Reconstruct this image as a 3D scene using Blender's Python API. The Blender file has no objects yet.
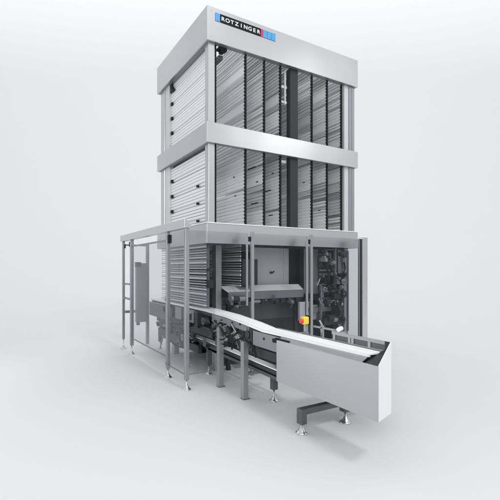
import bpy, bmesh, math, random
from mathutils import Vector, Matrix
random.seed(7)
S = bpy.context.scene
COL = S.collection
R = math.radians

# ------------------------------------------------------------------ camera, world, lamps, exposure
cam_d = bpy.data.cameras.new("camera"); cam = bpy.data.objects.new("camera", cam_d); COL.objects.link(cam)
cam.location = (0, 0, 1.6); cam.rotation_euler = (R(90), 0, -math.atan2(.521, .8536))
cam_d.sensor_width = 36; cam_d.lens = 36 * 409 / 500; cam_d.shift_y = .036
cam_d.clip_start = .05; cam_d.clip_end = 400
S.camera = cam
W = bpy.data.worlds.new("World"); S.world = W; W.use_nodes = True
nt = W.node_tree; bg = nt.nodes["Background"]
# studio surround: bright ceiling, dimmer floor level, seen only in reflections and as fill
tc = nt.nodes.new("ShaderNodeTexCoord"); sx = nt.nodes.new("ShaderNodeSeparateXYZ"); cr = nt.nodes.new("ShaderNodeValToRGB")
mr = nt.nodes.new("ShaderNodeMapRange"); mr.inputs[1].default_value = -1; mr.inputs[2].default_value = 1
nt.links.new(tc.outputs["Generated"], sx.inputs[0]); nt.links.new(sx.outputs[2], mr.inputs[0])
nt.links.new(mr.outputs[0], cr.inputs[0]); nt.links.new(cr.outputs[0], bg.inputs[0])
e = cr.color_ramp.elements
e[0].position = .45; e[0].color = (.70, .72, .735, 1)
e[1].position = .85; e[1].color = (.97, .98, 1, 1)
bg.inputs[1].default_value = .81

def lamp(name, loc, target, size, power, size_y=None, col=(1, 1, 1)):
    d = bpy.data.lights.new(name, 'AREA'); d.energy = power; d.size = size; d.color = col
    if size_y: d.shape = 'RECTANGLE'; d.size_y = size_y
    o = bpy.data.objects.new(name, d); COL.objects.link(o); o.location = loc
    o.rotation_euler = (Vector(target) - Vector(loc)).to_track_quat('-Z', 'Y').to_euler()
    return o
lamp("overhead_lamp", (3.5, -6, 14), (3.6, 5, 1), 2.2, 600)
lamp("side_softbox", (-3.6, -3.8, 5.0), (3.4, 5.3, 3.4), 3.6, 380, 3.6)
lamp("front_softbox", (11.0, -4.6, 8.2), (3.8, 5.3, 4.6), 2.0, 78, 4)
lamp("low_left_softbox", (-2.4, 7.4, 1.5), (2.5, 2.9, .7), 1.5, 34, 1.5)
lamp("backdrop_lamp", (8.3, 13.7, 25), (13.5, 22.2, 13), 64, 4300, 4)
S.view_settings.view_transform = 'Standard'; S.view_settings.look = 'None'
S.view_settings.exposure = 0; S.view_settings.gamma = 1

# ------------------------------------------------------------------ materials
def mat(name, col, rough=.5, metal=0.0, noise=.0, scale=(1, 1, 1), nscale=8, bump=0.0, rvar=0.0, spec=.5, warp=0.0):
    m = bpy.data.materials.new(name); m.use_nodes = True
    n = m.node_tree.nodes; l = m.node_tree.links; b = n["Principled BSDF"]
    b.inputs["Base Color"].default_value = (*col, 1); b.inputs["Roughness"].default_value = rough
    b.inputs["Metallic"].default_value = metal; b.inputs["Specular IOR Level"].default_value = spec
    if noise or bump or rvar:
        t = n.new("ShaderNodeTexCoord"); mp = n.new("ShaderNodeMapping"); mp.inputs["Scale"].default_value = scale
        ns = n.new("ShaderNodeTexNoise"); ns.inputs["Scale"].default_value = nscale; ns.inputs["Detail"].default_value = 5
        l.new(t.outputs["Object"], mp.inputs[0]); l.new(mp.outputs[0], ns.inputs[0])
        if noise:
            mx = n.new("ShaderNodeMix"); mx.data_type = 'RGBA'
            mx.inputs[6].default_value = (*[c * (1 - noise) for c in col], 1)
            mx.inputs[7].default_value = (*[min(1, c * (1 + noise)) for c in col], 1)
            l.new(ns.outputs[0], mx.inputs[0]); l.new(mx.outputs[2], b.inputs["Base Color"])
        if rvar:
            r2 = n.new("ShaderNodeMapRange"); r2.inputs[3].default_value = max(.02, rough - rvar); r2.inputs[4].default_value = rough + rvar
            l.new(ns.outputs[0], r2.inputs[0]); l.new(r2.outputs[0], b.inputs["Roughness"])
        if bump:
            bp = n.new("ShaderNodeBump"); bp.inputs["Strength"].default_value = bump; bp.inputs["Distance"].default_value = .002
            l.new(ns.outputs[0], bp.inputs["Height"]); l.new(bp.outputs[0], b.inputs["Normal"])
        if warp:      # sheet metal is never quite flat
            n2 = n.new("ShaderNodeTexNoise"); n2.inputs["Scale"].default_value = 1.1; n2.inputs["Detail"].default_value = 1
            b2 = n.new("ShaderNodeBump"); b2.inputs["Strength"].default_value = warp; b2.inputs["Distance"].default_value = .06
            l.new(t.outputs["Object"], n2.inputs[0]); l.new(n2.outputs[0], b2.inputs["Height"])
            if bump: l.new(bp.outputs[0], b2.inputs["Normal"])
            l.new(b2.outputs[0], b.inputs["Normal"])
    return m
def glass_mat():
    m = bpy.data.materials.new("clear_guard_glass"); m.use_nodes = True
    n = m.node_tree.nodes; l = m.node_tree.links; n.remove(n["Principled BSDF"]); out = n["Material Output"]
    tr = n.new("ShaderNodeBsdfTransparent"); tr.inputs[0].default_value = (.90, .905, .915, 1)
    gl = n.new("ShaderNodeBsdfGlossy"); gl.inputs["Roughness"].default_value = .03; gl.inputs[0].default_value = (.95, .96, 1, 1)
    lw = n.new("ShaderNodeLayerWeight"); pw = n.new("ShaderNodeMath"); pw.operation = 'POWER'; pw.inputs[1].default_value = 5
    fr = n.new("ShaderNodeMath"); fr.operation = 'MULTIPLY_ADD'; fr.inputs[1].default_value = .6; fr.inputs[2].default_value = .014
    l.new(lw.outputs["Facing"], pw.inputs[0]); l.new(pw.outputs[0], fr.inputs[0]); lw.inputs[0].default_value = .5
    mx = n.new("ShaderNodeMixShader"); l.new(fr.outputs[0], mx.inputs[0]); l.new(tr.outputs[0], mx.inputs[1]); l.new(gl.outputs[0], mx.inputs[2])
    l.new(mx.outputs[0], out.inputs[0]); return m
M = dict(
    floor=mat("studio_floor", (.675, .688, .694), .8, noise=.006, nscale=.6, spec=.25),
    steel=mat("brushed_steel_sheet", (.62, .625, .64), .31, .9, noise=.02, scale=(.35, .35, 9), nscale=3, warp=.25),
    steel_v=mat("brushed_cover_sheet", (.53, .535, .55), .36, .95, noise=.008, scale=(1, 14, .3), nscale=3, rvar=.03, warp=.6),
    alu=mat("anodised_aluminium", (.37, .38, .395), .36, .7, noise=.03, scale=(8, 8, 1), nscale=4),
    alu_d=mat("grey_aluminium", (.27, .28, .295), .42, .55, noise=.05, nscale=5),
    slat=mat("folded_tray_sheet", (.86, .87, .885), .36, .3, noise=.06, scale=(30, .6, 30), nscale=3, rvar=.08),
    slat_w=mat("polished_tray_sheet", (.93, .94, .95), .32, .25, noise=.05, scale=(30, .6, 30), nscale=3, rvar=.08),
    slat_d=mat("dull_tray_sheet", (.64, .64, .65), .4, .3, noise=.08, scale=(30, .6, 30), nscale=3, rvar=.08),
    black=mat("black_chain_steel", (.02, .021, .024), .5, .3, spec=.15),
    mast=mat("dark_grey_mast", (.026, .029, .035), .5, .2, noise=.1, nscale=3),
    dark=mat("dark_machine_steel", (.035, .037, .042), .45, .3, noise=.25, nscale=6),
    mid=mat("mid_grey_paint", (.10, .106, .112), .42, .3, noise=.06, nscale=5),
    panel=mat("light_grey_panel", (.62, .63, .64), .42, .25, noise=.03, nscale=3),
    belt=mat("white_belt", (.93, .93, .94), .45, 0, noise=.015, nscale=20),
    glass=glass_mat(),
    white=mat("white_steel_end", (.82, .82, .83), .45, .2, noise=.01, nscale=4),
    rubber=mat("black_rubber", (.02, .02, .022), .7, spec=.15),
    yellow=mat("yellow_plastic", (.86, .68, .06), .4, noise=.02, nscale=30),
    red=mat("red_plastic", (.72, .05, .05), .35),
    signblack=mat("sign_black", (.012, .012, .014), .45, spec=.15),
    signblue=mat("sign_blue", (.08, .36, .72), .45),
    signred=mat("sign_red", (.75, .03, .09), .45),
    signwhite=mat("sign_white", (.85, .85, .85), .5),
    chrome=mat("polished_foot_steel", (.62, .62, .63), .25, .95),
)

# ------------------------------------------------------------------ mesh helpers
def box(bm, x0, x1, y0, y1, z0, z1):
    v = [bm.verts.new((x, y, z)) for x in (x0, x1) for y in (y0, y1) for z in (z0, z1)]
    for f in ((0, 1, 3, 2), (4, 6, 7, 5), (0, 4, 5, 1), (2, 3, 7, 6), (0, 2, 6, 4), (1, 5, 7, 3)):
        bm.faces.new([v[i] for i in f])
def rod(bm, a, b, r, n=12, r2=None):
    a, b = Vector(a), Vector(b); d = b - a
    mtx = Matrix.Translation((a + b) / 2) @ d.to_track_quat('Z', 'Y').to_matrix().to_4x4()
    bmesh.ops.create_cone(bm, cap_ends=True, segments=n, radius1=r, radius2=r if r2 is None else r2, depth=d.length, matrix=mtx)
def tube(bm, pts, r, n=8):
    for a, b in zip(pts[:-1], pts[1:]): rod(bm, a, b, r, n)
    for p in pts[1:-1]: bmesh.ops.create_uvsphere(bm, u_segments=n, v_segments=6, radius=r, matrix=Matrix.Translation(p))
def prism(bm, poly_a, poly_b):
    a = [bm.verts.new(p) for p in poly_a]; b = [bm.verts.new(p) for p in poly_b]; n = len(a)
    bm.faces.new(a); bm.faces.new(list(reversed(b)))
    for i in range(n): bm.faces.new((a[i], b[i], b[(i + 1) % n], a[(i + 1) % n]))
def strip(bm, prof, x0, x1, t):      # band following (y, z) profile, thickness t downwards
    for (ya, za), (yb, zb) in zip(prof[:-1], prof[1:]):
        prism(bm, [(x0, ya, za), (x1, ya, za), (x1, ya, za - t), (x0, ya, za - t)],
                  [(x0, yb, zb), (x1, yb, zb), (x1, yb, zb - t), (x0, yb, zb - t)])
def lathe(bm, prof, c, n=28):
    rings = []
    for r, z in prof:
        rings.append([bm.verts.new((c[0] + r * math.cos(2 * math.pi * i / n), c[1] + r * math.sin(2 * math.pi * i / n), c[2] + z)) for i in range(n)])
    for A, B in zip(rings[:-1], rings[1:]):
        for i in range(n): bm.faces.new((A[i], A[(i + 1) % n], B[(i + 1) % n], B[i]))
    bm.faces.new(list(reversed(rings[0]))); bm.faces.new(rings[-1])
SPLIT = {'tray_clip', 'tray_stop', 'leg', 'bolt', 'hinge', 'corner_bracket', 'lower_fixing', 'motor_box', 'tray_guide', 'levelling', 'clamp_strip', 'cross_brace', 'stalk', 'drive_box', 'drive_unit'}
def obj(name, bm, m, parent=None, bevel=.003, smooth=False):
    if name in SPLIT:
        left = set(bm.verts); groups = []
        while left:
            st = [left.pop()]; isl = set(st)
            while st:
                for ed in st.pop().link_edges:
                    for v in ed.verts:
                        if v in left: left.discard(v); isl.add(v); st.append(v)
            groups.append(isl)
        if len(groups) > 1:
            for isl in groups:
                nb = bmesh.new(); mp = {v: nb.verts.new(v.co) for v in isl}
                for fc in bm.faces:
                    if fc.verts[0] in isl: nb.faces.new([mp[v] for v in fc.verts])
                last = obj(name, nb, m, parent, bevel, smooth)
            bm.free(); return last
    me = bpy.data.meshes.new(name)
    bmesh.ops.recalc_face_normals(bm, faces=bm.faces[:]); bm.to_mesh(me); bm.free()
    o = bpy.data.objects.new(name, me); COL.objects.link(o); me.materials.append(M[m])
    if parent: o.parent = parent; o.matrix_parent_inverse = Matrix.Translation(-parent.location)
    if smooth:
        for p in me.polygons: p.use_smooth = True
    if bevel:
        b = o.modifiers.new("bevel", 'BEVEL'); b.width = bevel; b.segments = 2; b.limit_method = 'ANGLE'; b.angle_limit = R(40)
    return o
def B(name, m, parent, *boxes, bevel=.003):
    bm = bmesh.new()
    for b in boxes: box(bm, *b)
    return obj(name, bm, m, parent, bevel)
def thing(name, loc, label, cat, group=None):
    o = bpy.data.objects.new(name, None); COL.objects.link(o); o.location = loc; o.empty_display_size = .2
    o['label'] = label; o['category'] = cat
    if group: o['group'] = group
    return o
def copy_part(o, parent, off):
    c = o.copy(); COL.objects.link(c); c.parent = parent
    c.matrix_parent_inverse = Matrix.Translation(-parent.location); c.location = Vector(o.location) + Vector(off)
    for ch in list(o.children):
        d = ch.copy(); COL.objects.link(d); d.parent = c
    return c

# ------------------------------------------------------------------ setting: seamless studio floor sweeping up behind
bm = bmesh.new()
prof = [(-30, 0), (-10, 0), (4, 0), (12, 0)]
RAD = 14
for i in range(1, 33):
    a = R(90) * i / 32; prof.append((12 + RAD * math.sin(a), RAD - RAD * math.cos(a)))
prof.append((12 + RAD, 60))
f = Vector((.521, .8536, 0)); s = Vector((.8536, -.521, 0))
rows = [[bm.verts.new(f * d + s * w + Vector((0, 0, z))) for w in (-70, 70)] for d, z in prof]
for a, b in zip(rows[:-1], rows[1:]): bm.faces.new((a[0], a[1], b[1], b[0]))
fl = obj('floor', bm, 'floor', None, 0, True); fl['kind'] = 'structure'

# ------------------------------------------------------------------ tower
TX0, TX1, TY0, TY1 = 2.493, 5.47, 5.25, 7.41
tw = thing('storage_tower', (3.98, 6.33, 0), 'tall open steel storage tower filled with stacked grey trays behind the glass enclosure', 'storage tower')
def band(name, z0, z1, lip=.10, roof=True, m='steel'):
    T = .02
    bx = [(TX0, TX1, TY0, TY0 + T, z0, z1), (TX0, TX1, TY1 - T, TY1, z0, z1),
          (TX0, TX0 + T, TY0 + T, TY1 - T, z0, z1), (TX1 - T, TX1, TY0 + T, TY1 - T, z0, z1)]
    o = B(name, m, tw, *bx, bevel=.004)
    bm = bmesh.new()
    z = z0 + .004
    box(bm, TX0 + T, TX1 - T, TY0 + T, TY0 + lip, z, z + .01)
    box(bm, TX0 + T, TX0 + T + lip, TY0 + lip, TY1 - lip, z, z + .01)
    box(bm, TX1 - T - lip, TX1 - T, TY0 + lip, TY1 - lip, z, z + .01)
    box(bm, TX0 + T, TX1 - T, TY1 - lip, TY1 - T, z, z + .01)
    obj('soffit_lip', bm, 'alu_d', o, 0)
    return o
top = band('roof_fascia', 4.836, 5.32)
band('middle_band', 3.39, 3.68)
base = band('base_fascia', 1.953, 2.236, lip=.09)
B('top_trim', 'slat_w', base, (TX0 - .006, TX1 + .006, TY0 - .006, TY1 + .006, 2.238, 2.252), bevel=0)
bm = bmesh.new()
for z in (4.90, 5.26):
    for x in (2.56, 5.41): rod(bm, (x, TY0 + .002, z), (x, TY0 - .004, z), .008, 10)
for z in (3.43, 3.64):
    for x in (2.56, 5.41): rod(bm, (x, TY0 + .002, z), (x, TY0 - .004, z), .008, 10)
SPLIT.add('screw'); obj('screw', bm, 'chrome', tw, 0)
# corner columns, upper storey
def column(x0, x1, y0, y1, z0, z1, m='steel', grooves=()):
    o = B('corner_column', m, tw, (x0, x1, y0, y1, z0, z1), bevel=.006)
    for g in grooves: B('slot_strip', 'alu_d', o, (*g, z0, z1), bevel=0)
    return o
column(2.54, 2.64, 5.30, 5.42, 2.25, 4.85)
column(2.54, 2.64, 7.14, 7.33, 2.25, 4.85)
column(2.553, 2.64, 6.94, 7.135, 2.25, 4.85, 'panel')
column(5.20, 5.30, 5.31, 5.42, 2.25, 4.85, 'panel')
column(5.302, 5.43, 5.295, 5.42, 2.25, 4.85, 'alu', ((5.355, 5.365, 5.291, 5.296),))
column(5.33, 5.43, 7.2, 7.33, 2.25, 4.85)
column(2.85, 2.95, 5.68, 5.83, 0, 1.96, 'alu')
column(5.33, 5.43, 5.45, 5.6, 0, 1.96, 'alu')
column(5.33, 5.43, 7.2, 7.33, 0, 1.96, 'alu')
column(2.75, 2.85, 7.2, 7.33, 0, 1.96, 'alu')
# vertical chains
CH = [2.668, 3.18, 3.52, 3.83, 4.48, 4.82, 5.155]
def chain(x):
    bm = bmesh.new(); box(bm, x - .013, x + .013, 5.33, 5.352, 2.26, 4.84)
    z = 2.29; k = 0
    while z < 4.82:
        box(bm, x - .022, x + .004, 5.322, 5.356, z, z + .026); z += .052
    return obj('lift_chain', bm, 'black', tw, 0)
for x in CH: chain(x)
B('centre_mast', 'mast', tw, (4.012, 4.168, 5.32, 5.42, 2.25, 4.84), (4.0, 4.012, 5.335, 5.40, 2.25, 4.84))
# trays: long folded profiles running front to back
def tray_mesh(kind):
    bm = bmesh.new(); y0, y1 = 0, 1.9
    if kind == 0:      # four ribs and a smooth recessed band
        box(bm, .034, .04, y0, y1, .0, .262); box(bm, .014, .02, y0, y1, .012, .048)
        for k in range(4):
            z = .066 + k * .049
            prism(bm, [(0, y0, z), (.022, y0, z - .006), (.022, y0, z + .040), (0, y0, z + .034)],
                      [(0, y1, z), (.022, y1, z - .006), (.022, y1, z + .040), (0, y1, z + .034)])
        box(bm, -.006, .022, y0, y1, .052, .058)
    elif kind == 1:    # spaced beams, open between
        for k, h in enumerate((.034, .034, .012, .036, .034)):
            z = .01 + k * .051
            prism(bm, [(0, y0, z), (.03, y0, z - .004), (.03, y0, z + h), (0, y0, z + h - .006)],
                      [(0, y1, z), (.03, y1, z - .004), (.03, y1, z + h), (0, y1, z + h - .006)])
    elif kind == 4:    # backed sheet with five fine ribs
        box(bm, .02, .026, y0, y1, .0, .266)
        for k, h in enumerate((.030, .030, .010, .034, .024)):
            z = .008 + k * .052
            prism(bm, [(0, y0, z), (.02, y0, z - .006), (.02, y0, z + h + .008), (0, y0, z + h)],
                      [(0, y1, z), (.02, y1, z - .006), (.02, y1, z + h + .008), (0, y1, z + h)])
    elif kind == 3:    # sparse bars over darkness, lower storey
        for k, h in enumerate((.022, .014, .030)):
            z = .02 + k * .078
            box(bm, 0, .02, y0, y1, z, z + h)
            rod(bm, (.01, y0, z + .045), (.01, y1, z + .045), .006, 8)
    else:              # broad bright pan and fine lips
        box(bm, .01, .02, y0, y1, .10, .255)
        for z in (.02, .045, .07, .26):
            box(bm, -.004, .03, y0, y1, z, z + .008)
        prism(bm, [(0, y0, .11), (.01, y0, .10), (.01, y0, .18), (0, y0, .17)], [(0, y1, .11), (.01, y1, .10), (.01, y1, .18), (0, y1, .17)])
    bmesh.ops.recalc_face_normals(bm, faces=bm.faces[:])
    me = bpy.data.meshes.new('tray'); bm.to_mesh(me); bm.free(); return me
TM = {}
def tray(x, y, z, kind, m, tilt=0.0):
    if (kind, m) not in TM:
        me = tray_mesh(kind); me.materials.append(M[m]); TM[kind, m] = me
    o = bpy.data.objects.new('tray', TM[kind, m]); COL.objects.link(o)
    o.parent = tw; o.matrix_parent_inverse = Matrix.Translation(-tw.location)
    o.location = (x, y, z); o.rotation_euler = (tilt, 0, 0); return o
PZ = .268
def clips(x, y, zs, h=.05):
    bm = bmesh.new()
    for z in zs: box(bm, x - .012, x + .03, y, y + .045, z, z + h)
    return obj('tray_clip', bm, 'black', tw, 0)
zs_hi = [3.70 + .258 * k for k in range(5)]
for z in zs_hi: tray(2.60, 5.43, z, 0, 'slat')
zs_lo = [2.30 + PZ * k for k in range(4)]
for z in zs_lo: tray(2.60, 5.43, z, 0, 'slat')
B('guide_sheet', 'alu_d', tw, (2.66, 2.665, 5.45, 7.1, 3.35, 3.72))
clips(2.592, 6.88, [z + .005 for z in zs_hi + zs_lo])
clips(2.592, 5.78, [zs_lo[1] + .008, zs_lo[2] + .008, zs_lo[0] + .008], .03)
B('reader_head', 'black', tw, (2.57, 2.66, 6.84, 6.93, 4.70, 4.83), (2.56, 2.63, 6.75, 6.85, 4.69, 4.72))
B('cross_rail', 'mid', tw, (2.78, 2.85, 5.45, 7.2, 4.72, 4.78))
for c in CH[1:] + [4.06]:
    z = 2.27; k = 0
    while z < 5.2:
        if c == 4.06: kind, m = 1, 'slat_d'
        else:
            kind = random.choice([4, 4, 4, 1, 2])
            m = random.choice(['slat', 'slat', 'slat_w', 'slat_d'] if c > 3.3 else ['slat', 'slat', 'slat', 'slat_w'])
        tray(c * 1.0115 - .014 + random.uniform(-.004, .004), 5.40, z, kind, m, random.uniform(-.002, .002))
        z += PZ + (.035 if random.random() < .3 else 0)
bm = bmesh.new(); box(bm, TX1 - .10, TX1 - .08, TY0 + .25, TY1 - .1, 2.26, 4.83)
obj('rear_cladding', bm, 'slat', tw, 0)
# dark fittings seen between the trays
bm = bmesh.new()
for (x, y, z, l) in ((3.46, 5.42, 2.95, .05), (3.14, 5.6, 3.02, .03), (3.46, 5.5, 3.2, .22), (3.76, 5.42, 3.12, .05), (3.76, 5.5, 2.86, .18), (3.14, 5.55, 2.72, .04), (3.46, 5.42, 2.62, .2), (3.76, 5.45, 2.45, .1), (4.42, 5.45, 3.05, .04), (4.77, 5.45, 2.6, .05)):
    box(bm, x - .015, x, y, y + l, z, z + .014)
obj('tray_stop', bm, 'black', tw, 0)
B('tray_guide', 'panel', tw, (3.93, 3.95, 5.36, 5.38, 4.25, 4.80), (3.86, 3.99, 5.38, 5.40, 4.52, 4.56), (3.86, 3.99, 5.38, 5.40, 4.28, 4.31), (3.86, 3.95, 5.36, 5.38, 3.30, 3.34), bevel=0)
B('hoist_wheel_bracket', 'black', tw, (2.72, 2.86, 5.33, 5.42, 4.80, 4.835), (2.76, 2.82, 5.33, 5.42, 4.77, 4.80))
# lower storey inside the glass
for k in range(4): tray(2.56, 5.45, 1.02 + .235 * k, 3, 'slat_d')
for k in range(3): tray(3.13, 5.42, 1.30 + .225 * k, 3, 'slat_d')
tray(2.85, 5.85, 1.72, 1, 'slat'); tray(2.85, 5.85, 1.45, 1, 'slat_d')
B('inner_shaft', 'dark', tw, (2.62, 2.64, 5.6, 6.3, 1.30, 1.55), (2.64, 2.72, 5.5, 6.6, 1.30, 1.42), (2.64, 2.72, 5.5, 6.3, 1.55, 1.60), (3.22, 3.5, 5.5, 6.9, 1.33, 1.74), (2.7, 2.78, 6.0, 7.1, 1.05, 1.20))
# inner cladding of the base
PY = 5.9
B('inner_panel', 'panel', tw, (3.64, 4.30, PY, PY + .03, .72, 1.95), (4.305, 4.42, PY + .004, PY + .034, .72, 1.95))
B('inner_panel', 'panel', tw, (4.74, 5.06, PY - .05, PY - .02, 1.05, 1.95))
B('inner_recess', 'mast', tw, (4.40, 4.78, PY + .1, PY + .13, .7, 1.95), (4.66, 4.735, PY - .02, PY + .05, 1.0, 1.95))
B('plinth_panel', 'mid', tw, (3.0, 4.9, PY - .03, PY - .004, .72, 1.12))
B('jamb_panel', 'alu_d', tw, (5.23, 5.325, 5.50, 5.52, .1, 1.94), (5.235, 5.45, 5.60, 5.615, .1, 1.94))
B('side_panel', 'alu_d', tw, (5.44, 5.46, 5.62, 7.18, .1, 1.95))
B('plinth', 'dark', tw, (3.0, 5.4, PY - .02, PY + .1, .04, .715))
B('rack_backing', 'alu_d', tw, (2.64, 2.645, 6.7, 7.2, 1.0, 1.94), (2.646, 2.65, 5.5, 6.7, 1.0, 1.94), bevel=0)
B('rear_panel', 'mid', tw, (2.9, 5.4, 7.28, 7.31, .1, 1.95))
bm = bmesh.new(); rod(bm, (4.02, PY, 1.52), (4.02, PY - .05, 1.52), .018); rod(bm, (4.02, PY - .05, 1.52), (4.06, PY - .06, 1.545), .012)
obj('panel_latch', bm, 'dark', tw, 0)

# name plate on the fascia
YS = TY0 - .004
sg = B('name_plate', 'signblack', tw, (2.70, 3.392, YS - .004, YS, 5.138, 5.253), bevel=0)
B('blue_square', 'signblue', sg, (2.622, 2.695, YS - .004, YS, 5.138, 5.253), bevel=0)
B('red_bar', 'signred', sg, (3.396, 3.43, YS - .004, YS, 5.138, 5.253), bevel=0)
for k in range(3): B('blue_square', 'signblue', sg, (3.436 + k * .079, 3.436 + k * .079 + .073, YS - .004, YS, 5.138, 5.253), bevel=0)
for k, ch in enumerate("ROTZINGER"):
    bm = bmesh.new(); cu = bpy.data.curves.new("letter", 'FONT'); cu.body = ch; cu.size = .082; cu.align_x = 'CENTER'; cu.extrude = .001; cu.offset = .0017
    t = bpy.data.objects.new("letter_tmp", cu); COL.objects.link(t)
    bpy.context.view_layer.update()
    me = bpy.data.meshes.new_from_object(t.evaluated_get(bpy.context.evaluated_depsgraph_get()))
    me.transform(Matrix.Translation((2.742 + k * .0762, YS - .0055, 5.166)) @ Matrix.Rotation(R(90), 4, 'X') @ Matrix.Diagonal((1.12, .95, 1, 1)))
    bm.from_mesh(me); bpy.data.objects.remove(t); bpy.data.meshes.remove(me)
    obj('letter', bm, 'signwhite', sg, 0)

# ------------------------------------------------------------------ levelling feet
def foot(parent, x, y, top, r=.058):
    bm = bmesh.new()
    lathe(bm, [(r, 0), (r, .008), (r * .86, .014), (r * .45, .040), (r * .27, .064), (.011, .068), (.011, top)], (x, y, 0))
    return obj('levelling_foot', bm, 'chrome', parent, 0, True)

# ------------------------------------------------------------------ glass enclosure
WX = 2.09; FY = 5.024
en = thing('safety_enclosure', (2.09, 5.02, 0), 'glass guard enclosure with slim aluminium posts on cone feet round the tower base', 'machine guard')
bm = bmesh.new(); HP = [(-.045, 2.125), (-.045, 2.238), (-.036, 2.246), (-.024, 2.244), (.045, 2.16), (.045, 2.125)]
prism(bm, [(WX + a, 4.985, b) for a, b in HP], [(WX + a, 8.33, b) for a, b in HP]); obj('header_beam', bm, 'steel', en, .003)
def post(x, y, z0, z1, w=.052, m='alu', ft=True, dz=None):
    o = B('post', m, en, (x - w / 2, x + w / 2, y - w / 2, y + w / 2, z0, z1), bevel=.005)
    B('post_slot', 'alu_d', o, (x - w / 2 - .0015, x - w / 2 + .002, y - .006, y + .006, z0 + .01, z1 - .02), bevel=0)
    if ft: foot(en, x, y, z0)
    return o
post(WX, 5.025, .13, 2.125, .056)
post(WX, 5.725, .13, 2.125, .054)
post(WX, 7.65, .16, 2.125, .06)
post(WX, 8.25, .19, 2.125, .045)
post(2.61, 8.37, .02, 2.10, .06, ft=False)
for x, w in ((3.10, .05), (4.195, .05)): post(x, FY, .05, 2.126, w, ft=False)
B('door_stile', 'alu', en, (3.0, 3.03, FY - .012, FY + .012, 1.06, 2.10))
B('door_stile', 'alu', en, (4.09, 4.13, FY - .015, FY + .015, .35, 2.10))
B('hinge', 'rubber', en, (3.03, 3.075, FY - .01, FY + .01, 1.98, 2.05), (3.03, 3.075, FY - .01, FY + .01, 1.12, 1.18), (4.13, 4.17, FY - .01, FY + .01, 1.98, 2.05), (4.13, 4.17, FY - .01, FY + .01, 1.12, 1.20))
B('post', 'steel', en, (5.305, 5.43, FY - .04, FY + .04, .05, 2.126), bevel=.005)
B('post', 'alu_d', en, (5.245, 5.262, FY - .02, FY + .01, .05, 2.10))
B('post', 'dark', en, (5.275, 5.303, FY - .02, FY + .02, .05, 2.10))
B('post', 'alu', en, (5.34, 5.40, 7.6, 7.66, .05, 2.126))
def pane(x0, x1, y0, y1, z0, z1, edge='alu_d'):
    o = B('glass_pane', 'glass', en, (x0, x1, y0, y1, z0, z1), bevel=0)
    return o
g = .004
door = pane(WX - g, WX + g, 5.76, 7.61, .30, 1.99)
B('door_rail', 'alu_d', door, (WX - .018, WX + .018, 5.76, 7.61, 1.992, 2.016))
B('door_rail', 'alu_d', door, (WX - .008, WX + .008, 5.76, 7.61, .286, .30), bevel=0)
p2 = pane(WX - g, WX + g, 5.06, 5.69, .19, 2.10)
B('pane_edge', 'alu_d', p2, (WX - .006, WX + .006, 5.06, 5.69, .178, .19), bevel=0)
p3 = pane(2.125, 2.998, FY - g, FY + g, 1.10, 2.10)
p4 = pane(2.125, 2.50, FY - g, FY + g, .20, 1.09); B('pane_edge', 'alu_d', p4, (2.125, 2.50, FY - .006, FY + .006, .19, .20), bevel=0)
p4 = pane(2.80, 3.07, FY - g, FY + g, .20, 1.09)
B('pane_edge', 'alu_d', p4, (2.80, 3.07, FY - .006, FY + .006, .19, .20), bevel=0)
p5 = pane(3.13, 4.088, FY - g, FY + g, .30, 2.10)
p6 = pane(4.225, 5.243, FY - g, FY + g, .30, 2.10)
pane(5.366, 5.374, FY + .05, 7.59, .30, 2.10)
# door handle and bolts on the side wall
bm = bmesh.new()
tube(bm, [(WX - .03, 7.98, 1.02), (WX - .075, 7.98, 1.05), (WX - .075, 7.98, 1.26), (WX - .03, 7.98, 1.29)], .010)
box(bm, WX - .035, WX + .02, 7.68, 8.22, 1.00, 1.03); box(bm, WX - .035, WX + .02, 7.68, 8.0, 1.28, 1.31)
obj('door_handle', bm, 'alu_d', en, 0)
B('corner_bracket', 'rubber', en, (WX - .02, WX + .03, 7.69, 7.78, 2.0, 2.09), (WX - .02, WX + .03, 5.64, 5.69, 1.96, 2.08), (WX + .01, WX + .03, 8.19, 8.225, 1.99, 2.07))
B('lower_fixing', 'alu_d', en, (WX - .035, WX - .02, 5.70, 5.75, .19, .23), (WX + .03, WX + .055, 4.99, 5.02, .30, .34), (WX + .03, WX + .055, 5.0, 5.03, 1.0, 1.03), bevel=.002)
B('top_rail', 'alu_d', en, (2.12, 2.58, 8.35, 8.39, 2.05, 2.08))

# control box on the rear post
cb = thing('control_box', (2.5, 8.3, .48), 'tall narrow grey box with dark cap mounted on the rear post inside the glass', 'control box')
B('housing', 'alu_d', cb, (2.34, 2.56, 8.24, 8.33, .50, 1.70))
B('cap', 'dark', cb, (2.335, 2.44, 8.232, 8.335, 1.62, 1.72))
B('cable_gland', 'dark', cb, (2.36, 2.42, 8.26, 8.31, .44, .50))
B('mounting_arm', 'alu_d', cb, (2.13, 2.34, 8.26, 8.30, .70, .75))

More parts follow.
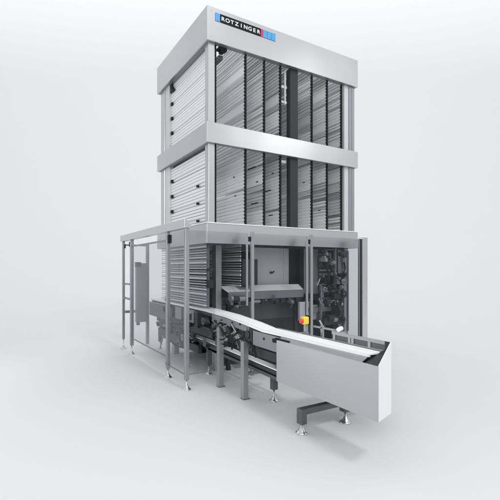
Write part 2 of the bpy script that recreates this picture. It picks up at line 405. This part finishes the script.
# ------------------------------------------------------------------ upper (outfeed) conveyor with trough cover
PR = [(7.9, 1.0), (5.4, .996), (4.75, .974), (4.2, .932), (3.89, .897), (2.37, .89)]
uc = thing('outfeed_conveyor', (2.64, 4.5, 0), 'long narrow conveyor with white belt sloping out of the tower into the steel trough', 'conveyor')
NB = [2.555, 2.555, 2.55, 2.545, 2.56, 2.615]       # near edge of the belt drifts inwards along the trough
def strip2(bm, prof, xa, xb, dz, t):
    for i in range(len(prof) - 1):
        (ya, za), (yb, zb) = prof[i], prof[i + 1]
        prism(bm, [(xa[i], ya, za + dz), (xb[i], ya, za + dz), (xb[i], ya, za + dz - t), (xa[i], ya, za + dz - t)],
                  [(xa[i + 1], yb, zb + dz), (xb[i + 1], yb, zb + dz), (xb[i + 1], yb, zb + dz - t), (xa[i + 1], yb, zb + dz - t)])
bm = bmesh.new(); strip2(bm, PR, NB, [2.72] * 6, 0, .012); obj('belt', bm, 'belt', uc, 0)
bm = bmesh.new(); strip2(bm, PR, [x - .02 for x in NB], [x - .002 for x in NB], -.002, .024); strip(bm, [(y, z + .004) for y, z in PR], 2.722, 2.738, .028); obj('edge_rail', bm, 'slat_w', uc, 0)
bm = bmesh.new(); strip2(bm, PR, [x + .004 for x in NB], [2.71] * 6, -.03, .05); obj('belt_frame', bm, 'dark', uc, 0)
bm = bmesh.new(); strip(bm, [(5.2, .955), (4.75, .935), (4.2, .895)], 2.545, 2.557, .075); strip(bm, [(4.1, .865), (3.3, .855)], 2.541, 2.549, .17)
obj('side_plate', bm, 'alu_d', uc, .003)
bm = bmesh.new(); rod(bm, (2.535, 3.86, .80), (2.55, 3.86, .80), .014)
for y in (4.9, 4.6, 4.4): rod(bm, (2.53, y, .90), (2.55, y, .90), .010)
obj('bolt', bm, 'black', uc, 0)
bm = bmesh.new()
for y in (5.75, 6.25): box(bm, 2.50, 2.58, y, y + .26, .76, .955)
obj('motor_box', bm, 'alu_d', uc, .008)
bm = bmesh.new(); box(bm, 2.51, 2.68, 5.62, 5.72, .70, .95); box(bm, 2.55, 2.68, 5.2, 7.6, .60, .74); box(bm, 2.51, 2.56, 6.08, 6.18, .66, .95)
rod(bm, (2.5, 6.75, .84), (2.66, 6.75, .84), .09, 20); rod(bm, (2.5, 7.05, .86), (2.66, 7.05, .86), .06, 20)
obj('gear_unit', bm, 'dark', uc, .006)
# drive cluster under the ramp
bm = bmesh.new()
rod(bm, (2.56, 5.05, .80), (2.68, 5.05, .80), .065, 20); rod(bm, (2.54, 4.72, .76), (2.68, 4.72, .76), .05, 20)
rod(bm, (2.55, 4.86, .86), (2.68, 4.86, .86), .035, 16); rod(bm, (2.55, 4.55, .83), (2.68, 4.55, .83), .045, 18)
rod(bm, (2.53, 4.22, .80), (2.60, 4.22, .80), .05, 20); rod(bm, (2.53, 4.18, .68), (2.60, 4.18, .68), .035, 16)
box(bm, 2.56, 2.66, 4.36, 4.46, .55, .86); box(bm, 2.57, 2.66, 4.95, 5.15, .52, .74); box(bm, 2.545, 2.60, 4.13, 4.19, .6, .88)
box(bm, 2.55, 2.62, 4.15, 4.34, .86, .88); box(bm, 2.58, 2.68, 3.6, 4.1, .56, .66)
obj('drive_unit', bm, 'dark', uc, .004)
bm = bmesh.new()
for y, z in ((5.12, .88), (4.98, .87), (4.80, .80), (4.66, .86), (4.5, .77), (4.24, .87), (4.28, .72)):
    rod(bm, (2.525, y, z), (2.56, y, z), random.uniform(.012, .024), 14)
for a, b in (((2.53, 5.1, .72), (2.53, 4.7, .86)), ((2.53, 4.8, .70), (2.53, 4.45, .80)), ((2.53, 4.6, .88), (2.53, 4.36, .70))): rod(bm, a, b, .009, 8)
obj('linkage', bm, 'alu', uc, 0)
bm = bmesh.new()
tube(bm, [(2.53, 4.46 - .29 * math.cos(t) - .16, .56 + .17 * math.sin(t)) for t in [math.pi * i / 10 for i in range(11)]], .013)
tube(bm, [(2.55, 4.95, .78), (2.52, 5.0, .66), (2.55, 4.9, .58), (2.56, 4.7, .57)], .010)
obj('cable_loop', bm, 'rubber', uc, 0, True)

def cluster(parent, n, xr, yr, zr, seed, mats, names, sc=1.0):
    rg = random.Random(seed)
    for i in range(n):
        x, y, z = rg.uniform(*xr), rg.uniform(*yr), rg.uniform(*zr); k = rg.randrange(4); bm = bmesh.new(); q = rg.uniform(.5, 1.1) * sc
        if k == 0:
            box(bm, x, x + .05 * q, y, y + .09 * q, z, z + .05 * q); box(bm, x + .01 * q, x + .04 * q, y + .02 * q, y + .05 * q, z + .049 * q, z + .08 * q)
        elif k == 1:
            rod(bm, (x, y, z), (x + .07 * q, y, z), .038 * q, 18); rod(bm, (x - .012, y, z), (x + .001, y, z), .018 * q, 14); rod(bm, (x + .001, y, z), (x + .006, y, z), .043 * q, 18)
        elif k == 2:
            a = rg.uniform(-1, 1); rod(bm, (x, y, z), (x, y + .16 * q * math.cos(a), z + .16 * q * math.sin(a)), .010 * q, 10); rod(bm, (x - .01, y, z), (x + .02, y, z), .018 * q, 12)
        else:
            box(bm, x, x + .008, y, y + .10 * q, z, z + .11 * q); box(bm, x, x + .06 * q, y, y + .10 * q, z - .008, z); rod(bm, (x - .008, y + .05 * q, z + .06 * q), (x, y + .05 * q, z + .06 * q), .014, 12)
        obj(names[k], bm, rg.choice(mats), parent, .002)
NM = ['sensor_block', 'roller', 'lever', 'bracket_plate']
cluster(uc, 26, (2.52, 2.60), (4.35, 5.25), (.58, .88), 3, ['dark', 'mid', 'alu', 'alu_d', 'dark', 'panel'], NM, .9)
B('gear_casing', 'dark', uc, (2.56, 2.72, 5.7, 6.5, .30, .42), (2.58, 2.72, 6.6, 7.6, .30, .46), (2.54, 2.60, 6.4, 7.0, .58, .78), bevel=.008)
cluster(uc, 30, (2.48, 2.60), (5.4, 7.1), (.36, .90), 5, ['dark', 'mid', 'dark', 'alu_d'], NM, 1.3)
def hose(parent, pts, r=.010): obj('hose', (lambda b: (tube(b, pts, r), b)[1])(bmesh.new()), 'rubber', parent, 0, True)
for y0_, y1_, zz in ((4.4, 4.9, .82), (4.6, 5.2, .76), (6.0, 6.9, .78)):
    hose(uc, [(2.51, y0_ + (y1_ - y0_) * i / 8, zz - .12 * math.sin(math.pi * i / 8)) for i in range(9)], .009)

# trough with its brushed cover
tr = thing('end_trough', (2.62, 2.9, 0), 'brushed steel trough with a tall plain cover plate at the near end of the conveyor', 'conveyor trough')
A0 = (2.50, 2.19); A1 = (2.76, 2.278)
bm = bmesh.new()
prism(bm, [(2.50, 2.19, .40), (2.50, 3.556, .40), (2.50, 3.556, .836), (2.50, 2.19, .836)], [(2.506, 2.19, .40), (2.506, 3.556, .40), (2.506, 3.556, .836), (2.506, 2.19, .836)])
obj('cover_plate', bm, 'steel_v', tr, 0)
bm = bmesh.new()
prism(bm, [(2.5065, 2.19, .40), (2.76, 2.278, .40), (2.76, 2.278, .9867), (2.5065, 2.19, .836)], [(2.5065, 2.196, .40), (2.755, 2.284, .40), (2.755, 2.284, .9867), (2.5065, 2.196, .836)])
obj('end_plate', bm, 'white', tr, 0)
bm = bmesh.new()      # far wall with long slots: rails and webs
box(bm, 2.757, 2.763, 2.285, 2.98, .955, .986); box(bm, 2.757, 2.763, 2.285, 3.9, .40, .905)
for y in (2.285, 2.5, 2.70, 2.74, 2.94): box(bm, 2.7565, 2.7635, y, y + .03, .9, .96)
obj('slotted_wall', bm, 'alu', tr, 0)
B('backing_wall', 'mid', tr, (2.765, 2.772, 2.30, 2.98, .905, .955), bevel=0)
bm = bmesh.new(); prism(bm, [(2.508, 2.38, .822), (2.594, 2.38, .866), (2.594, 2.38, .860), (2.508, 2.38, .816)], [(2.508, 3.54, .822), (2.548, 3.54, .866), (2.548, 3.54, .860), (2.508, 3.54, .816)])
obj('inner_ledge', bm, 'alu', tr, 0)
bm = bmesh.new(); prism(bm, [(2.51, 2.20, .815), (2.753, 2.285, .93), (2.753, 2.368, .90), (2.51, 2.368, .81)], [(2.51, 2.20, .805), (2.753, 2.285, .92), (2.753, 2.368, .89), (2.51, 2.368, .80)])
obj('end_chute', bm, 'dark', tr, 0)
B('dark_liner', 'dark', tr, (2.752, 2.7555, 2.285, 2.34, .90, .985), bevel=0)
B('clamp_strip', 'black', tr, (2.515, 2.535, 3.36, 3.60, .838, .852), (2.50, 2.54, 3.57, 3.64, .80, .84))
# base frame under the trough, then an added shadow box
B('base_beam', 'mid', tr, (2.46, 3.10, 3.09, 3.16, .18, .24), bevel=.006)
B('foot_block', 'mid', tr, (2.462, 2.53, 3.085, 3.165, .09, .238), bevel=.006)
B('foot_block', 'mid', tr, (3.0, 3.09, 3.06, 3.14, .12, .24), bevel=.006)
B('underframe', 'mid', tr, (2.52, 3.52, 2.93, 3.50, .45, .62), (2.515, 2.75, 2.5, 3.5, .63, .74))  # unseen behind the cover plate, added to widen the trough's floor shadow
foot(tr, 2.496, 3.125, .12, .062); foot(tr, 3.05, 3.10, .15, .062)

# ------------------------------------------------------------------ lower conveyor
lc = thing('lower_conveyor', (2.7, 5.6, 0), 'low dark-framed conveyor with pale belt running underneath the upper conveyor', 'conveyor')
LP = [(7.7, .53), (5.6, .513), (3.6, .462)]
bm = bmesh.new(); strip(bm, LP, 2.625, 2.73, .012); obj('belt', bm, 'belt', lc, 0)
bm = bmesh.new(); strip(bm, [(y, z - .016) for y, z in LP], 2.62, 2.92, .045); strip(bm, [(y, z + .02) for y, z in LP], 2.74, 2.76, .04); obj('frame', bm, 'dark', lc, .003)
bm = bmesh.new(); strip(bm, [(y, z - .10) for y, z in LP], 2.66, 2.90, .04); obj('lower_chord', bm, 'mid', lc, .003)
bm = bmesh.new(); rod(bm, (2.60, 7.72, .50), (2.92, 7.72, .50), .035, 16); rod(bm, (2.57, 7.66, .54), (2.60, 7.66, .54), .03, 14); box(bm, 2.60, 2.66, 7.0, 7.6, .32, .47); box(bm, 2.6, 2.7, 5.7, 6.3, .30, .42)
obj('end_roller', bm, 'dark', lc, 0)
for x, y, h in ((2.81, 4.05, .40), (2.687, 5.59, .40), (2.715, 7.87, .42)):
    B('leg', 'mid', lc, (x - .035, x + .035, y - .035, y + .035, .14, h), bevel=.005); foot(lc, x, y, .15)
B('cross_brace', 'alu_d', lc, (2.70, 3.1, 4.56, 4.60, .20, .24), (2.70, 3.1, 4.9, 4.94, .24, .28), (2.95, 3.0, 4.0, 5.6, .22, .26))
bm = bmesh.new()
tube(bm, [(2.55, 6.95, .72), (2.50, 6.9, .50), (2.48, 6.7, .36), (2.5, 6.45, .30), (2.56, 6.1, .31), (2.6, 5.8, .36)], .013); obj('cable', bm, 'rubber', lc, 0, True)
bm = bmesh.new(); box(bm, 2.66, 2.95, 5.2, 5.56, .36, .46); box(bm, 2.78, 2.98, 3.62, 4.0, .50, .60); rod(bm, (2.66, 3.78, .50), (2.66, 3.62, .50), .03)
obj('drive_box', bm, 'mid', lc, .006)

# ------------------------------------------------------------------ square stub posts standing on the floor
def stub(x, y, h, label):
    t = thing('support_post', (x, y, 0), label, 'support post', 'square support posts beside the conveyor')
    B('post', 'alu', t, (x - .036, x + .036, y - .036, y + .036, 0.006, h), bevel=.004)
    B('base_plate', 'alu_d', t, (x - .04, x + .06, y - .042, y + .042, 0.001, .0055), bevel=0)
    bm = bmesh.new(); box(bm, x - .02, x + .09, y - .025, y + .025, h, h + .018); rod(bm, (x, y, h + .01), (x, y, h + .035), .014)
    obj('bracket', bm, 'alu', t, .002)
stub(2.53, 4.918, .80, 'square grey support post farther from the trough, just outside the glass')
stub(2.545, 4.30, .705, 'square grey support post nearer the steel trough')

# ------------------------------------------------------------------ emergency stop
es = thing('emergency_stop', (2.80, 3.45, .92), 'yellow emergency stop box with red mushroom button beside the white belt', 'emergency stop')
cx, cy, cz = 2.80, 3.45, 1.035
bm = bmesh.new(); box(bm, cx - .033, cx + .033, cy - .033, cy + .033, cz - .042, cz + .042); obj('box', bm, 'yellow', es, .012)
B('back_plate', 'black', es, (cx + .034, cx + .048, cy - .036, cy + .036, cz - .046, cz + .052))
bm = bmesh.new(); rod(bm, (cx - .034, cy, cz - .004), (cx - .046, cy, cz - .004), .018, 20); rod(bm, (cx - .046, cy, cz - .004), (cx - .066, cy, cz - .004), .029, 24, .022); obj('button', bm, 'red', es, .003)
B('stem', 'alu', es, (cx - .008, cx + .030, cy - .016, cy + .016, .91, cz - .043), (cx - .07, cx + .03, cy - .03, cy + .03, .895, .91))

# ------------------------------------------------------------------ inclined white cross conveyor inside
cc = thing('cross_conveyor', (3.7, 5.6, 1.1), 'short white-topped cross conveyor with grey front skirt behind the glass', 'conveyor')
bm = bmesh.new(); prism(bm, [(2.99, 5.54, 1.235), (2.96, 5.76, 1.315), (2.96, 5.76, 1.30), (2.99, 5.54, 1.22)], [(4.45, 5.54, 1.235), (4.52, 5.76, 1.315), (4.52, 5.76, 1.30), (4.45, 5.54, 1.22)])
obj('belt', bm, 'belt', cc, 0)
bm = bmesh.new(); prism(bm, [(3.0, 5.535, 1.232), (3.0, 5.55, 1.232), (3.0, 5.57, 1.10), (3.0, 5.555, 1.10)], [(4.46, 5.535, 1.232), (4.46, 5.55, 1.232), (4.46, 5.57, 1.10), (4.46, 5.555, 1.10)])
prism(bm, [(4.462, 5.535, 1.232), (4.53, 5.76, 1.312), (4.53, 5.76, 1.12), (4.462, 5.56, 1.10)], [(4.474, 5.535, 1.232), (4.542, 5.76, 1.312), (4.542, 5.76, 1.12), (4.474, 5.56, 1.10)])
obj('skirt', bm, 'alu_d', cc, 0)
bm = bmesh.new(); box(bm, 3.0, 4.4, 5.60, 5.72, 1.03, 1.09)
for x in (3.1, 3.3, 3.62, 4.0, 4.15, 4.32): box(bm, x, x + .09, 5.56, 5.66, 1.02, 1.098)
rod(bm, (3.05, 5.5, 1.12), (3.14, 5.5, 1.12), .04, 18); box(bm, 3.0, 3.35, 5.56, 5.6, .98, 1.06)
obj('underframe', bm, 'dark', cc, 0)
bm = bmesh.new(); rod(bm, (3.15, 5.5, 1.12), (3.30, 5.5, 1.12), .045, 20); rod(bm, (3.0, 5.5, 1.13), (3.04, 5.5, 1.13), .05, 18); rod(bm, (3.4, 5.6, 1.06), (3.6, 5.6, 1.06), .03); obj('motor', bm, 'alu', cc, 0, False)
cluster(cc, 12, (3.0, 4.3), (5.45, 5.55), (.98, 1.08), 17, ['dark', 'mid', 'alu_d', 'alu'], NM, 1.0)
B('leg', 'dark', cc, (3.02, 3.08, 5.62, 5.68, 0, 1.03), (4.34, 4.40, 5.62, 5.68, 0, 1.03))

# ------------------------------------------------------------------ drive cabinet behind the side glass
dc = thing('motor_cabinet', (2.6, 7.2, .6), 'grey motor cabinet with a domed knob seen through the side glass', 'cabinet')
B('housing', 'mid', dc, (2.50, 2.75, 6.95, 7.9, .68, .92), bevel=.01)
B('lid', 'alu_d', dc, (2.49, 2.76, 6.94, 7.9, .925, .945))
bm = bmesh.new(); lathe(bm, [(.06, 0), (.062, .09), (.05, .14), (.025, .165), (.005, .17)], (2.66, 7.28, .946)); obj('knob', bm, 'mid', dc, 0, True)
bm = bmesh.new(); rod(bm, (2.6, 7.55, .60), (2.85, 7.55, .60), .09, 24); rod(bm, (2.56, 7.3, .62), (2.8, 7.3, .62), .05, 20); box(bm, 2.56, 2.8, 6.9, 7.5, .555, .675)
obj('gearbox', bm, 'dark', dc, .004)

# ------------------------------------------------------------------ handling unit at the right inside the glass
hu = thing('handling_unit', (4.9, 5.45, 0), 'cluttered handling mechanism with levers and rollers behind the right glass panel', 'machine unit')
B('frame', 'alu_d', hu, (5.06, 5.10, 5.40, 5.45, .6, 1.95), (4.70, 4.73, 5.36, 5.40, .5, 1.3), (4.70, 5.2, 5.38, 5.42, 1.18, 1.22), (4.50, 5.2, 5.42, 5.46, .84, .92), (5.18, 5.2, 5.2, 5.24, .5, 1.9))
B('pillar', 'mid', hu, (4.93, 5.02, 5.60, 5.70, .5, 1.95), (4.82, 4.88, 5.5, 5.6, 1.62, 1.82), (4.98, 5.04, 5.5, 5.56, 1.2, 1.7))
B('dark_housing', 'dark', hu, (4.60, 4.86, 5.5, 5.72, .95, 1.14), (4.88, 5.0, 5.46, 5.6, 1.08, 1.40), (4.55, 4.72, 5.5, 5.7, 1.0, 1.05), (5.08, 5.2, 5.45, 5.6, .9, 1.0), bevel=.01)
bm = bmesh.new()
for z in (1.30, 1.48, 1.55, 1.72, 1.83): box(bm, 4.78, 5.04, 5.48, 5.50, z, z + .02)
for x, y, z, r, l in ((5.08, 5.3, 1.36, .05, .1), (4.95, 5.35, 1.5, .035, .08), (5.14, 5.3, 1.55, .03, .06), (4.82, 5.4, 1.24, .03, .1), (5.12, 5.3, 1.74, .04, .06)): rod(bm, (x, y, z), (x + l, y, z), r, 18)
rod(bm, (5.02, 5.3, 1.0), (5.16, 5.34, 1.30), .018); rod(bm, (5.02, 5.34, 1.12), (4.9, 5.38, .94), .016); rod(bm, (4.52, 5.3, 1.38), (4.58, 5.32, 1.30), .012); rod(bm, (4.58, 5.32, 1.3), (4.66, 5.34, 1.42), .010)
box(bm, 4.75, 4.80, 5.4, 5.42, .9, 1.2); box(bm, 4.72, 4.92, 5.4, 5.42, .99, 1.01); box(bm, 4.72, 4.92, 5.4, 5.42, 1.06, 1.08)
obj('linkage', bm, 'alu', hu, 0)
bm = bmesh.new()
for x, y, z, r, l in ((4.98, 5.3, .84, .11, .1), (4.9, 5.3, 1.10, .06, .16), (5.1, 5.32, 1.14, .07, .1), (4.93, 5.4, 1.62, .04, .06), (4.8, 5.3, .74, .06, .2)): rod(bm, (x, y, z), (x + l, y, z), r, 24)
tube(bm, [(4.9, 5.3, 1.6), (4.96, 5.28, 1.45), (4.9, 5.28, 1.3), (5.0, 5.28, 1.2), (5.1, 5.28, 1.05), (5.05, 5.28, .85)], .02)
box(bm, 4.72, 5.2, 5.3, 5.5, .62, .74); rod(bm, (5.0, 5.28, 1.0), (5.15, 5.26, .68), .03)
obj('roller_group', bm, 'dark', hu, 0)
cluster(hu, 34, (4.62, 5.22), (5.20, 5.42), (.66, 1.85), 11, ['dark', 'mid', 'alu', 'alu_d', 'alu_d', 'panel'], NM, 1.25)
for pts in ([(4.7, 5.3, 1.8), (4.8, 5.28, 1.5), (4.78, 5.28, 1.3), (4.9, 5.27, 1.1)], [(5.15, 5.3, 1.85), (5.18, 5.27, 1.6), (5.08, 5.27, 1.4), (5.12, 5.27, 1.1), (5.0, 5.27, .9)]): hose(hu, pts, .012)
B('rest_block', 'panel', hu, (4.35, 4.75, 5.5, 5.56, .70, 1.02), bevel=.01)

# guide bracket and clip on the trough's far side
gb = thing('guide_bracket', (3.2, 3.6, 0), 'slim steel guide bracket on a stalk behind the trough', 'bracket')
B('rail', 'alu', gb, (2.86, 2.88, 3.02, 3.40, .965, .985))
B('stalk', 'alu', gb, (2.86, 2.885, 3.24, 3.27, .80, 1.0), (2.86, 2.885, 3.06, 3.09, .80, .965), (2.77, 2.87, 3.06, 3.09, .86, .89), (2.77, 2.87, 3.24, 3.27, .84, .87))
bm = bmesh.new(); rod(bm, (2.872, 3.255, 1.0), (2.875, 3.30, 1.045), .009); obj('lever', bm, 'alu', gb, 0)
cl = thing('clamp_knob', (2.8, 2.93, .98), 'small white clamp knob sitting on the far rim of the trough', 'clamp')
bm = bmesh.new(); rod(bm, (2.76, 2.90, 1.008), (2.83, 2.93, 1.014), .022, 16); obj('knob', bm, 'slat_w', cl, .004)
B('block', 'alu', cl, (2.765, 2.82, 2.86, 3.0, .955, .99))
